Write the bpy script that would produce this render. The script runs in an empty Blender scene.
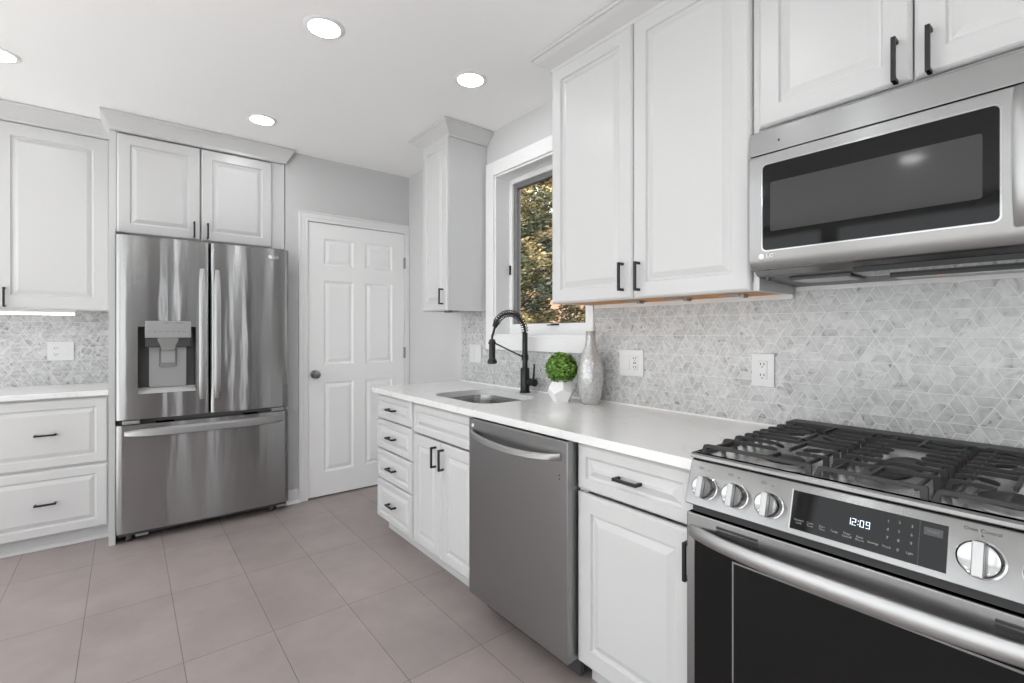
import bpy, bmesh, math, random
from mathutils import Vector, Matrix
C = bpy.context.scene
COL = C.collection
R = random.Random(7)
pi = math.pi

# ---------------------------------------------------------------- camera, world, sun, exposure
FPX, YAW, Y0, CH = 482.93, .6739, 331.7, 1.2323
cam = bpy.data.cameras.new('camera'); co = bpy.data.objects.new('camera', cam); COL.objects.link(co)
co.location = (0, 0, CH); co.rotation_euler = (pi/2, 0, -YAW)
cam.sensor_width = 36; cam.lens = 36*FPX/1024; cam.shift_y = (Y0-341.5)/1024
cam.clip_start = .02
C.camera = co
w = bpy.data.worlds.new('sky'); C.world = w; w.use_nodes = True
wb = w.node_tree.nodes['Background']
NW = w.node_tree.nodes; LW = w.node_tree.links      # pale overcast sky with a bright lower half added to light the ceiling
tcw = NW.new('ShaderNodeTexCoord'); sxw = NW.new('ShaderNodeSeparateXYZ'); mrw = NW.new('ShaderNodeMapRange')
LW.new(tcw.outputs['Generated'], sxw.inputs[0]); LW.new(sxw.outputs[2], mrw.inputs[0])
mrw.inputs[1].default_value = -.05; mrw.inputs[2].default_value = .05; mrw.inputs[3].default_value = 2.0; mrw.inputs[4].default_value = 2.9
wb.inputs[0].default_value = (.94, .975, 1, 1); LW.new(mrw.outputs[0], wb.inputs[1])
sun = bpy.data.lights.new('sun', 'SUN'); sun.energy = 12; sun.angle = .02; sun.color = (1, .975, .94)
so = bpy.data.objects.new('sun', sun); COL.objects.link(so)
so.rotation_euler = Vector((.55, -.12, -.8)).to_track_quat('-Z', 'Y').to_euler()
C.view_settings.view_transform = 'Standard'; C.view_settings.look = 'None'
C.view_settings.gamma = 1; C.view_settings.use_curve_mapping = False
C.view_settings.exposure = 0.09
LAMP = 50.0
C.cycles.max_bounces = 10; C.cycles.diffuse_bounces = 6; C.cycles.glossy_bounces = 5
C.cycles.sample_clamp_indirect = 6; C.cycles.caustics_reflective = False; C.cycles.caustics_refractive = False
C.cycles.use_denoising = True

# ---------------------------------------------------------------- materials
def new_mat(name):
    m = bpy.data.materials.new(name); m.use_nodes = True
    nt = m.node_tree; return m, nt, nt.nodes['Principled BSDF'], nt.nodes, nt.links
def mat(name, col, rough=.5, metal=0, bump=0, bscale=60, spec=.5, coat=0, var=0, vscale=8, aniso=0, stretch=(1,1,1), emit=0):
    m, nt, b, N, L = new_mat(name)
    if not isinstance(col, tuple): col = (col,)*3
    b.inputs['Base Color'].default_value = (*col, 1)
    b.inputs['Roughness'].default_value = rough; b.inputs['Metallic'].default_value = metal
    b.inputs['Specular IOR Level'].default_value = spec
    b.inputs['Coat Weight'].default_value = coat; b.inputs['Coat Roughness'].default_value = .08
    if emit:
        b.inputs['Emission Color'].default_value = (*col, 1); b.inputs['Emission Strength'].default_value = emit
    tc = N.new('ShaderNodeTexCoord'); mp = N.new('ShaderNodeMapping'); mp.inputs['Scale'].default_value = stretch
    L.new(tc.outputs['Object'], mp.inputs['Vector'])
    if bump:
        n = N.new('ShaderNodeTexNoise'); n.inputs['Scale'].default_value = bscale; L.new(mp.outputs[0], n.inputs['Vector'])
        n.inputs['Detail'].default_value = 3
        bp = N.new('ShaderNodeBump'); bp.inputs['Strength'].default_value = 1; bp.inputs['Distance'].default_value = bump
        L.new(n.outputs['Fac'], bp.inputs['Height']); L.new(bp.outputs[0], b.inputs['Normal'])
    if var:
        n = N.new('ShaderNodeTexNoise'); n.inputs['Scale'].default_value = vscale; L.new(mp.outputs[0], n.inputs['Vector'])
        n.inputs['Detail'].default_value = 4
        rmp = N.new('ShaderNodeMapRange'); L.new(n.outputs['Fac'], rmp.inputs[0])
        rmp.inputs[1].default_value = .25; rmp.inputs[2].default_value = .75
        rmp.inputs[3].default_value = 1-var; rmp.inputs[4].default_value = 1+var
        mx = N.new('ShaderNodeVectorMath'); mx.operation = 'SCALE'; mx.inputs[0].default_value = col
        L.new(rmp.outputs[0], mx.inputs['Scale']); L.new(mx.outputs[0], b.inputs['Base Color'])
    if aniso:
        b.inputs['Anisotropic'].default_value = aniso; b.inputs['Anisotropic Rotation'].default_value = .25
        gm = N.new('ShaderNodeNewGeometry'); t = N.new('ShaderNodeVectorMath'); t.operation = 'CROSS_PRODUCT'; t.inputs[1].default_value = (0, 0, 1)
        L.new(gm.outputs['Normal'], t.inputs[0]); L.new(t.outputs[0], b.inputs['Tangent'])
    return m
WHITE = mat('cabinet_white_paint', .59, .30, bump=.00012, bscale=330)
TRIM = mat('trim_white_paint', .80, .35)
CEIL = mat('ceiling_white_paint', .90, .9, bump=.0003, bscale=200)
WALL = mat('wall_grey_paint', .59, .8, bump=.0002, bscale=250)
DOORW = mat('door_white_paint', .86, .4)
BLACK = mat('matte_black_metal', .008, .38)
FAUC = mat('faucet_black_metal', .02, .3, metal=.4)
STEEL = mat('brushed_steel', .29, .27, metal=1, aniso=.75, bump=.00002, bscale=40, stretch=(1, 1, 40))
FSTEEL = mat('fridge_steel', .37, .19, metal=1, aniso=1.0, bump=.0026, bscale=1.0, stretch=(7, 7, .9))
DWSTEEL = mat('dishwasher_steel', .33, .30, metal=1, aniso=.7)
LSTEEL = mat('light_steel', .44, .42, metal=1)
CHROME = mat('chrome', .40, .14, metal=1)
NICKEL = mat('satin_nickel', .32, .3, metal=1)
DGREY = mat('dark_grey_plastic', .05, .4)
MGREY = mat('mid_grey_plastic', .22, .4)
LGREY = mat('light_grey_plastic', .55, .35)
GLASSB = mat('black_glass', .006, .05, spec=.22)
MWGLASS = mat('microwave_window_screen', .05, .08, spec=.25)
OVGLASS = mat('oven_window_glass', .008, .12, spec=.22)
IRON = mat('cast_iron', .018, .45, bump=.0003, bscale=500)
ENAMEL = mat('cooktop_steel', .85, .24, metal=1)
SINKM = mat('sink_steel', .42, .25, metal=1)
PLATE = mat('white_plastic', .70, .25)
SLOT = mat('outlet_slot', .03, .6)
PLY = mat('birch_plywood', (.55, .24, .05), .5, var=.2, vscale=6, stretch=(1, 8, 1))
POTM = mat('matte_white_ceramic', .85, .5)
SOIL = mat('soil', (.03, .05, .015), .9)
LED = mat('led_white', (1, 1, 1), .5, emit=4)
DIGIT = mat('clock_digits', (.75, .85, 1), .5, emit=.9)
LEGEND = mat('printed_legend', .30, .5)
LEGDIM = mat('faint_legend', .16, .5)
LEGDARK = mat('dark_legend', .05, .5)
AMBER = mat('amber_indicator', (1, .45, .05), .5)
REDM = mat('red_sensor', (.8, .1, .03), .5)
PALE = mat('pale_print', .8, .4)
ALU = mat('aluminium_mesh', .55, .5, metal=1, bump=.003, bscale=400)
GASK = mat('window_gasket', .18, .5)

def floor_mat():
    m, nt, b, N, L = new_mat('floor_tile')
    g = N.new('ShaderNodeNewGeometry'); mp = N.new('ShaderNodeMapping')
    mp.inputs['Location'].default_value = (-1.562 + .605*10, .141+.3075*10, 0); mp.vector_type = 'POINT'
    sx = N.new('ShaderNodeSeparateXYZ'); cx = N.new('ShaderNodeCombineXYZ')
    L.new(g.outputs['Position'], sx.inputs[0]); L.new(sx.outputs[1], cx.inputs[0]); L.new(sx.outputs[0], cx.inputs[1])
    L.new(cx.outputs[0], mp.inputs[0])
    br = N.new('ShaderNodeTexBrick'); L.new(mp.outputs[0], br.inputs['Vector'])
    br.offset = 0; br.squash = 1
    br.inputs['Scale'].default_value = 1; br.inputs['Brick Width'].default_value = .605; br.inputs['Row Height'].default_value = .3075
    br.inputs['Mortar Size'].default_value = .0016; br.inputs['Mortar Smooth'].default_value = .3; br.inputs['Bias'].default_value = 0
    br.inputs['Color1'].default_value = (.31, .266, .256, 1); br.inputs['Color2'].default_value = (.342, .293, .282, 1)
    br.inputs['Mortar'].default_value = (.15, .125, .118, 1)
    n = N.new('ShaderNodeTexNoise'); n.inputs['Scale'].default_value = 3.2; n.inputs['Detail'].default_value = 7; n.inputs['Roughness'].default_value = .62
    L.new(g.outputs['Position'], n.inputs['Vector'])
    r = N.new('ShaderNodeMapRange'); L.new(n.outputs['Fac'], r.inputs[0]); r.inputs[1].default_value = .3; r.inputs[2].default_value = .7
    r.inputs[3].default_value = .88; r.inputs[4].default_value = 1.12
    s = N.new('ShaderNodeVectorMath'); s.operation = 'SCALE'; L.new(br.outputs['Color'], s.inputs[0]); L.new(r.outputs[0], s.inputs['Scale'])
    L.new(s.outputs[0], b.inputs['Base Color']); b.inputs['Roughness'].default_value = .42
    bp = N.new('ShaderNodeBump'); bp.invert = True; bp.inputs['Distance'].default_value = .001; bp.inputs['Strength'].default_value = .6
    L.new(br.outputs['Fac'], bp.inputs['Height']); L.new(bp.outputs[0], b.inputs['Normal'])
    return m
FLOOR = floor_mat()

def marble_mat():
    m, nt, b, N, L = new_mat('marble_mosaic')
    a = N.new('ShaderNodeAttribute'); a.attribute_name = 'tone'
    tc = N.new('ShaderNodeTexCoord')
    ad = N.new('ShaderNodeVectorMath'); ad.operation = 'ADD'; L.new(tc.outputs['Object'], ad.inputs[0])
    sc = N.new('ShaderNodeVectorMath'); sc.operation = 'SCALE'; sc.inputs['Scale'].default_value = 9
    L.new(a.outputs['Vector'], sc.inputs[0]); L.new(sc.outputs[0], ad.inputs[1])
    n = N.new('ShaderNodeTexNoise'); n.inputs['Scale'].default_value = 26; n.inputs['Detail'].default_value = 6; n.inputs['Distortion'].default_value = 1.5
    L.new(ad.outputs[0], n.inputs['Vector'])
    cr = N.new('ShaderNodeValToRGB'); L.new(n.outputs['Fac'], cr.inputs[0])
    e = cr.color_ramp.elements; e[0].position = .28; e[0].color = (.22, .22, .22, 1); e[1].position = .37; e[1].color = (.49, .49, .488, 1)
    e2 = cr.color_ramp.elements.new(.5); e2.color = (.585, .585, .582, 1); e3 = cr.color_ramp.elements.new(.66); e3.color = (.70, .70, .695, 1)
    r = N.new('ShaderNodeMapRange'); sx = N.new('ShaderNodeSeparateXYZ'); L.new(a.outputs['Vector'], sx.inputs[0]); L.new(sx.outputs[0], r.inputs[0])
    r.inputs[3].default_value = .78; r.inputs[4].default_value = .96
    s = N.new('ShaderNodeVectorMath'); s.operation = 'SCALE'; L.new(cr.outputs[0], s.inputs[0]); L.new(r.outputs[0], s.inputs['Scale'])
    L.new(s.outputs[0], b.inputs['Base Color']); b.inputs['Roughness'].default_value = .22
    return m
MARBLE = marble_mat()
GROUT = mat('grout', .72, .8)

def quartz_mat():
    m, nt, b, N, L = new_mat('white_quartz')
    tc = N.new('ShaderNodeTexCoord')
    n = N.new('ShaderNodeTexNoise'); n.inputs['Scale'].default_value = 2.2; n.inputs['Detail'].default_value = 8; n.inputs['Distortion'].default_value = 1.2
    L.new(tc.outputs['Object'], n.inputs['Vector'])
    cr = N.new('ShaderNodeValToRGB'); L.new(n.outputs['Fac'], cr.inputs[0]); e = cr.color_ramp.elements
    e[0].position = .485; e[0].color = (.78, .78, .775, 1); e[1].position = .515; e[1].color = (.78, .78, .775, 1)
    e2 = cr.color_ramp.elements.new(.5); e2.color = (.71, .708, .70, 1)
    L.new(cr.outputs[0], b.inputs['Base Color']); b.inputs['Roughness'].default_value = .12
    return m
QUARTZ = quartz_mat()

def vase_mat():
    m, nt, b, N, L = new_mat('crackled_silver_glass')
    tc = N.new('ShaderNodeTexCoord'); v = N.new('ShaderNodeTexVoronoi'); v.inputs['Scale'].default_value = 75
    L.new(tc.outputs['Object'], v.inputs['Vector'])
    cr = N.new('ShaderNodeValToRGB'); L.new(v.outputs['Distance'], cr.inputs[0]); e = cr.color_ramp.elements
    e[0].color = (.60, .60, .59, 1); e[1].color = (.44, .44, .435, 1); e[1].position = .8
    L.new(cr.outputs[0], b.inputs['Base Color']); b.inputs['Roughness'].default_value = .16; b.inputs['Metallic'].default_value = .35
    bp = N.new('ShaderNodeBump'); bp.inputs['Distance'].default_value = .0012; L.new(v.outputs['Distance'], bp.inputs['Height']); L.new(bp.outputs[0], b.inputs['Normal'])
    return m
VASE = vase_mat()

def leaf_mat(name, cols, rough=.5, trans=0):
    m, nt, b, N, L = new_mat(name)
    a = N.new('ShaderNodeAttribute'); a.attribute_name = 'tone'; sx = N.new('ShaderNodeSeparateXYZ'); L.new(a.outputs['Vector'], sx.inputs[0])
    cr = N.new('ShaderNodeValToRGB'); L.new(sx.outputs[0], cr.inputs[0]); e = cr.color_ramp.elements
    e[0].color = (*cols[0], 1); e[1].color = (*cols[-1], 1)
    for i, c in enumerate(cols[1:-1]):
        k = cr.color_ramp.elements.new((i+1)/(len(cols)-1)); k.color = (*c, 1)
    L.new(cr.outputs[0], b.inputs['Base Color']); b.inputs['Roughness'].default_value = rough
    return m
BOXLEAF = leaf_mat('boxwood_leaf', [(.015, .045, .006), (.05, .15, .010), (.13, .28, .025), (.34, .48, .10)])
TREELEAF = leaf_mat('evergreen_leaf', [(.012, .02, .010), (.035, .05, .022), (.13, .115, .045), (.46, .36, .17)])
BARK = mat('bark', (.05, .035, .025), .9)
GROUND = mat('leaf_litter', (.10, .07, .04), .9, var=.3, vscale=5)

def brick_mat():
    m, nt, b, N, L = new_mat('red_brick')
    tc = N.new('ShaderNodeTexCoord'); sx = N.new('ShaderNodeSeparateXYZ'); cx = N.new('ShaderNodeCombineXYZ')
    L.new(tc.outputs['Object'], sx.inputs[0]); L.new(sx.outputs[1], cx.inputs[0]); L.new(sx.outputs[2], cx.inputs[1])
    br = N.new('ShaderNodeTexBrick'); L.new(cx.outputs[0], br.inputs['Vector']); br.inputs['Scale'].default_value = 1
    br.inputs['Brick Width'].default_value = .21; br.inputs['Row Height'].default_value = .075; br.inputs['Mortar Size'].default_value = .008
    br.inputs['Color1'].default_value = (.26, .12, .07, 1); br.inputs['Color2'].default_value = (.36, .20, .12, 1); br.inputs['Mortar'].default_value = (.22, .18, .15, 1)
    L.new(br.outputs['Color'], b.inputs['Base Color']); b.inputs['Roughness'].default_value = .9
    return m
BRICK = brick_mat()
def glass_mat():
    m, nt, b, N, L = new_mat('window_glass')
    b.inputs['Base Color'].default_value = (1, 1, 1, 1); b.inputs['Roughness'].default_value = 0; b.inputs['Transmission Weight'].default_value = 1; b.inputs['IOR'].default_value = 1.05
    return m
GLASS = glass_mat()

# ---------------------------------------------------------------- mesh helpers
def link(name, bm, m, parent=None, bevel=0, seg=2, angle=35, flat=False):
    bmesh.ops.recalc_face_normals(bm, faces=bm.faces)
    for f in bm.faces: f.smooth = not flat
    for e in bm.edges:
        if len(e.link_faces) == 2:
            if e.calc_face_angle(0) > math.radians(angle): e.smooth = False
    me = bpy.data.meshes.new(name); bm.to_mesh(me); bm.free()
    if isinstance(m, (list, tuple)):
        for k in m: me.materials.append(k)
    else: me.materials.append(m)
    o = bpy.data.objects.new(name, me); COL.objects.link(o)
    if parent: o.parent = parent
    if bevel:
        b = o.modifiers.new('bevel', 'BEVEL'); b.width = bevel; b.segments = seg; b.limit_method = 'ANGLE'; b.angle_limit = math.radians(40)
        b.harden_normals = True
    return o
def tag(o, label, cat, group=None):
    o['label'] = label; o['category'] = cat
    if group: o['group'] = group
    return o
def thing(name, label, cat, loc=(0, 0, 0), rz=0, group=None):
    o = bpy.data.objects.new(name, None); COL.objects.link(o); o.location = loc; o.rotation_euler = (0, 0, rz); o.empty_display_size = .1
    return tag(o, label, cat, group)
def struct(name, bm, m, parent=None, **k):
    o = link(name, bm, m, parent, **k)
    if not parent: o['kind'] = 'structure'
    return o
def sroot(name, loc=(0, 0, 0), rz=0):
    o = bpy.data.objects.new(name, None); COL.objects.link(o); o.location = loc; o.rotation_euler = (0, 0, rz); o['kind'] = 'structure'; return o
def BM(): return bmesh.new()
def box(bm, x0, x1, y0, y1, z0, z1, mi=0):
    v = [bm.verts.new(p) for p in ((x0, y0, z0), (x1, y0, z0), (x1, y1, z0), (x0, y1, z0), (x0, y0, z1), (x1, y0, z1), (x1, y1, z1), (x0, y1, z1))]
    for q in ((3, 2, 1, 0), (4, 5, 6, 7), (0, 1, 5, 4), (1, 2, 6, 5), (2, 3, 7, 6), (3, 0, 4, 7)):
        f = bm.faces.new([v[i] for i in q]); f.material_index = mi
    return bm
def B(*a): return box(BM(), *a)
def loft(bm, rings, cap0=True, cap1=True, closed=True, loop=False):
    V = [[bm.verts.new(p) for p in r] for r in rings]; n = len(V[0])
    pairs = list(zip(V[:-1], V[1:])) + ([(V[-1], V[0])] if loop else [])
    for a, b in pairs:
        for i in range(n if closed else n-1):
            j = (i+1) % n
            try: bm.faces.new((a[i], a[j], b[j], b[i]))
            except ValueError: pass
    if cap0 and not loop: bm.faces.new(V[0][::-1])
    if cap1 and not loop: bm.faces.new(V[-1])
    return bm
def lathe(bm, prof, c=(0, 0, 0), axis='z', n=32, cap0=True, cap1=True):
    rings = []
    for r, h in prof:
        ring = []
        for i in range(n):
            a = 2*pi*i/n; p = (r*math.cos(a), r*math.sin(a))
            q = {'z': (p[0], p[1], h), 'y': (p[0], h, p[1]), 'x': (h, p[0], p[1])}[axis]
            ring.append((q[0]+c[0], q[1]+c[1], q[2]+c[2]))
        rings.append(ring)
    return loft(bm, rings, cap0, cap1)
def tube(bm, pts, r, n=10, cap=True):
    pts = [Vector(p) for p in pts]; rr = r if isinstance(r, (list, tuple)) else [r]*len(pts)
    t0 = (pts[1]-pts[0]).normalized(); up = Vector((0, 0, 1)) if abs(t0.z) < .9 else Vector((1, 0, 0))
    u = t0.cross(up).normalized(); rings = []
    for i, p in enumerate(pts):
        t = (pts[min(i+1, len(pts)-1)]-pts[max(i-1, 0)]).normalized()
        u = (u-t*u.dot(t)).normalized(); v = t.cross(u)
        rings.append([p+(u*math.cos(2*pi*k/n)+v*math.sin(2*pi*k/n))*rr[i] for k in range(n)])
    return loft(bm, rings, cap, cap)
def bar(bm, p0, p1, wd, ht):
    # a straight bar with rectangular section, horizontal-ish
    p0 = Vector(p0); p1 = Vector(p1); t = (p1-p0).normalized()
    up = Vector((0, 0, 1)) if abs(t.z) < .9 else Vector((0, 1, 0))
    s = t.cross(up).normalized()*wd/2; q = s.cross(t).normalized()*ht/2
    return loft(bm, [[p-s-q, p+s-q, p+s+q, p-s+q] for p in (p0, p1)])
def rrect(x0, x1, z0, z1, r, y, n=6):
    out = []
    for cx, cz, a0 in ((x1-r, z1-r, 0), (x0+r, z1-r, pi/2), (x0+r, z0+r, pi), (x1-r, z0+r, 1.5*pi)):
        for i in range(n+1):
            a = a0+pi/2*i/n; out.append((cx+r*math.cos(a), y, cz+r*math.sin(a)))
    return out
def rring(bm, x0, x1, z0, z1, rings):
    # rectangle rings (inset, y) lofted and capped at the last one
    loft(bm, [[(x0+i, y, z0+i), (x1-i, y, z0+i), (x1-i, y, z1-i), (x0+i, y, z1-i)] for i, y in rings], True, True)
    return bm
PANEL = lambda t, f: [(0, 0), (0, -t+.009), (.003, -t+.006), (.003, -t+.004), (.009, -t), (f, -t), (f+.002, -t+.004), (f+.005, -t+.0085), (f+.011, -t+.0095), (f+.031, -t+.0015), (f+.033, -t+.001)]
def cab_door(parent, x0, x1, z0, z1, frame=.055, t=.02, name='door', label=None):
    o = link(name, rring(BM(), x0, x1, z0, z1, PANEL(t, frame)), WHITE, parent, angle=12)
    if label: o['label'] = label
    return o
def pull(parent, cx, cz, vert=True, L=.112, y=-.02, w=.010):
    bm = BM(); h = L/2; s = .032
    if vert:
        box(bm, cx-w/2, cx+w/2, y-s, y-s+.009, cz-h, cz+h)
        for k in (-1, 1): box(bm, cx-w/2, cx+w/2, y-s+.009, y, cz+k*(h-w/2)-w/2, cz+k*(h-w/2)+w/2)
    else:
        box(bm, cx-h, cx+h, y-s, y-s+.009, cz-w/2, cz+w/2)
        for k in (-1, 1): box(bm, cx+k*(h-w/2)-w/2, cx+k*(h-w/2)+w/2, y-s+.009, y, cz-w/2, cz+w/2)
    return link('handle', bm, BLACK, parent, bevel=.001)
def sweep(bm, path, prof):
    # path: 2D points; prof: (outward offset, z). outward = left of travel direction
    P = [Vector(p) for p in path]; rings = []
    for i, p in enumerate(P):
        ns = []
        if i > 0: d = (P[i]-P[i-1]).normalized(); ns.append(Vector((-d.y, d.x)))
        if i < len(P)-1: d = (P[i+1]-P[i]).normalized(); ns.append(Vector((-d.y, d.x)))
        if len(ns) == 2:
            m = (ns[0]+ns[1]).normalized(); m = m/m.dot(ns[0])
        else: m = ns[0]
        rings.append([(p.x+m.x*o, p.y+m.y*o, z) for o, z in prof])
    return loft(bm, rings)
H = 2.52
def crown_prof(z0, q=1):
    z1 = H-.003; k = (z1-z0)
    return [(a if a < 0 else a*q, b) for a, b in [(-.002, z0), (.012, z0), (.014, z0+.18*k), (.018, z0+.22*k), (.022, z0+.26*k), (.034, z0+.40*k), (.052, z0+.58*k), (.068, z0+.72*k), (.072, z0+.80*k), (.080, z0+.84*k), (.084, z0+.92*k), (.084, z1), (-.002, z1)]]
def text_into(bm, s, size, x, y, z, align='CENTER', rot=None):
    cu = bpy.data.curves.new('t', 'FONT'); cu.body = s; cu.size = size; cu.align_x = align; cu.align_y = 'CENTER'; cu.extrude = .0003
    cu.resolution_u = 2
    o = bpy.data.objects.new('t', cu); COL.objects.link(o); dg = bpy.context.evaluated_depsgraph_get()
    me = bpy.data.meshes.new_from_object(o.evaluated_get(dg)); bpy.data.objects.remove(o); bpy.data.curves.remove(cu)
    M = Matrix.Translation((x, y, z)) @ (rot or Matrix()) @ Matrix.Rotation(pi/2, 4, 'X'); me.transform(M)
    bm.from_mesh(me); bpy.data.meshes.remove(me); return bm
def settone(o, vals):
    me = o.data; a = me.attributes.new('tone', 'FLOAT_VECTOR', 'FACE')
    for i, v in enumerate(vals): a.data[i].vector = v

# ---------------------------------------------------------------- room shell
XW, FY, LY, LX, BY = 1.848, 3.695, 4.30, -3.2, -3.0
struct('floor', B(LX-.1, 2.0, BY-.1, 4.45, -.1, 0), FLOOR)
struct('ceiling', B(LX-.1, 2.0, BY-.1, 4.45, H, H+.1), CEIL)
bm = BM()   # right wall round the window opening
WY0, WY1, WZ0, WZ1 = 1.685, 2.475, 1.205, 2.225
box(bm, XW, 2.0, BY, WY0, 0, H); box(bm, XW, 2.0, WY1, 4.45, 0, H); box(bm, XW, 2.0, WY0, WY1, 0, WZ0); box(bm, XW, 2.0, WY0, WY1, WZ1, H)
wall_right = struct('wall_right', bm, WALL)
bm = BM()   # wall with the pantry door and the return beside the fridge
DX0, DX1, DZ = 1.030, 1.812, 2.052
box(bm, .885, DX0, FY, FY+.12, 0, H); box(bm, DX1, XW, FY, FY+.12, 0, H); box(bm, DX0, DX1, FY, FY+.12, DZ, H); box(bm, .885, 1.0, FY+.12, LY+.1, 0, H)
box(bm, 1.0, XW, FY+.5, FY+.6, 0, H)
struct('wall_far', bm, WALL)
struct('wall_fridge', B(LX, .885, LY, LY+.1, 0, H), WALL)
bm = BM()   # unseen walls behind and beside the camera, with openings added for fill light
for a, b in ((BY, -2.85), (-1.35, -1.2), (.3, .45), (1.95, 2.1), (4.1, 4.45)): box(bm, LX-.1, LX, a, b, 0, H)
for a, b in ((-2.85, -1.35), (-1.2, .3), (.45, 1.95), (2.1, 4.1)): box(bm, LX-.1, LX, a, b, 2.4, H); box(bm, LX-.1, LX, a, b, 0, .1)
struct('wall_left', bm, WALL)
bm = BM()
GL = [(-2.75, -1.75), (.36, .56), (1.15, 1.45)]  # openings made up to put bright streaks in the fridge steel
e_ = [LX]+[v for p in GL for v in p]+[XW]
for a, b in zip(e_[0::2], e_[1::2]): box(bm, a, b, BY-.1, BY, 0, H)
for a, b in GL: box(bm, a, b, BY-.1, BY, 2.4, H); box(bm, a, b, BY-.1, BY, 0, .1)
struct('wall_back', bm, mat('dark_for_reflections', .16, .8))  # unseen wall darkened to give the steel dark zones to reflect
struct('ground', box(BM(), 2.0, 30, -20, 30, -1.0, -.9), GROUND)

tag(link('bounce_sheet', B(LX+.05, -1.25, BY+.1, 3.6, 0, .012), mat('pale_bounce', (.82, .81, .79), .95), bevel=.004), 'added pale light-bouncing rug on the floor beside the glazed wall, left of the camera', 'reflector')  # unseen pale sheet added to bounce sunlight up to the ceiling
# window in the right wall
win = sroot('window_1')
JX = 1.965
bm = BM()  # picture-frame casing
box(bm, XW-.026, XW, WY1, 2.556, 1.120, 2.312); box(bm, XW-.026, XW, 1.634, WY0, 1.120, 2.312)
box(bm, XW-.026, XW, WY0, WY1, WZ1, 2.312); box(bm, XW-.026, XW, WY0, WY1, 1.120, WZ0)
struct('window_casing', bm, TRIM, win, bevel=.003)
bm = BM()
t = .012
box(bm, XW-.012, 1.99, WY1-t, WY1+.001, WZ0, WZ1); box(bm, XW-.012, 1.99, WY0-.001, WY0+t, WZ0, WZ1)
box(bm, XW-.012, 1.99, WY0+t, WY1-t, WZ1-t, WZ1+.001); box(bm, XW-.012, 1.99, WY0+t, WY1-t, WZ0-.001, WZ0+t)
struct('window_jamb', bm, TRIM, win, bevel=.002)
a0, a1, b0, b1 = WY0+t, WY1-t, WZ0+t, WZ1-t
def frame4(bm, x0, x1, y0, y1, z0, z1, w, wb=None):
    wb = wb or w
    box(bm, x0, x1, y0, y0+w, z0, z1); box(bm, x0, x1, y1-w, y1, z0, z1); box(bm, x0, x1, y0+w, y1-w, z1-w, z1); box(bm, x0, x1, y0+w, y1-w, z0, z0+wb)
    return bm
struct('window_frame', frame4(BM(), 1.945, 1.99, a0, a1, b0, b1, .030, .064), TRIM, win, bevel=.002)
struct('window_sash', frame4(BM(), 1.958, 1.99, a0+.029, a1-.029, b0+.050, b1-.029, .034, .018), GASK, win, bevel=.002)
struct('window_pane', B(1.972, 1.976, a0+.05, a1-.05, b0+.046, b1-.05), GLASS, win)
bm = BM(); box(bm, 1.938, 1.946, 2.0, 2.10, b0+.052, b0+.058); box(bm, 1.932, 1.944, 2.0, 2.06, b0+.053, b0+.062)
struct('window_crank', bm, BLACK, win, bevel=.002)
bm = BM(); box(bm, 1.934, 1.946, a1-.02, a1-.010, 1.60, 1.66)
struct('window_lock', bm, BLACK, win, bevel=.002)

# six-panel door
door = sroot('door_1', (0, FY, 0))
sx0, sx1, sz0, sz1 = 1.040, 1.802, .010, 2.040
xs = [sx0, 1.152, 1.376, 1.471, 1.698, sx1]; zs = [sz0, .185, .855, .985, 1.615, 1.728, 1.928, sz1]
bm = BM(); yf = -.001
for i in range(5):
    for j in range(7):
        q = (xs[i], xs[i+1], zs[j], zs[j+1])
        if i in (1, 3) and j in (1, 3, 5):
            rr = [(0, yf), (.004, yf+.004), (.012, yf+.009), (.018, yf+.009), (.040, yf+.002), (.041, yf+.002)]
            loft(bm, [[(q[0]+s, y, q[2]+s), (q[1]-s, y, q[2]+s), (q[1]-s, y, q[3]-s), (q[0]+s, y, q[3]-s)] for s, y in rr], False, True)
        else:
            bm.faces.new([bm.verts.new(p) for p in ((q[0], yf, q[2]), (q[1], yf, q[2]), (q[1], yf, q[3]), (q[0], yf, q[3]))])
for e in ((sx0, yf, sx0, .035), (sx1, yf, sx1, .035)):
    bm.faces.new([bm.verts.new(p) for p in ((e[0], e[1], sz0), (e[2], e[3], sz0), (e[2], e[3], sz1), (e[0], e[1], sz1))])
for z in (sz0, sz1): bm.faces.new([bm.verts.new(p) for p in ((sx0, yf, z), (sx1, yf, z), (sx1, .035, z), (sx0, .035, z))])
bm.faces.new([bm.verts.new(p) for p in ((sx0, .035, sz0), (sx1, .035, sz0), (sx1, .035, sz1), (sx0, .035, sz1))])
bmesh.ops.remove_doubles(bm, verts=bm.verts, dist=.0001)
struct('door_slab', bm, DOORW, door, angle=8)
bm = BM()
for x0, x1, sgn in ((.972, 1.036, 1), (1.806, XW-.002, -1)):
    box(bm, x0, x1, -.014, 0, 0, 2.112); xi = x1 if sgn > 0 else x0; xo = x0 if sgn > 0 else x1-.012
box(bm, .972, .984, -.022, -.014, 0, 2.112); box(bm, .972, XW-.002, -.022, -.014, 2.100, 2.112)
box(bm, 1.006, 1.012, -.018, -.014, 0, 2.076); box(bm, 1.012, XW-.002, -.018, -.014, 2.070, 2.076)
box(bm, 1.036, 1.806, -.014, 0, 2.044, 2.112)
box(bm, 1.030, 1.036, 0, .11, 0, 2.05); box(bm, 1.806, 1.812, 0, .11, 0, 2.05)
box(bm, 1.036, 1.806, 0, .11, 2.044, 2.052)
struct('door_casing', bm, TRIM, door, bevel=.002)
bm = BM(); lathe(bm, [(.031, 0), (.031, -.006), (.012, -.009), (.011, -.03), (.018, -.036), (.027, -.045), (.029, -.055), (.024, -.064), (.010, -.068)], (1.085, yf, .918), 'y')
struct('door_knob', bm, NICKEL, door)
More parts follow.
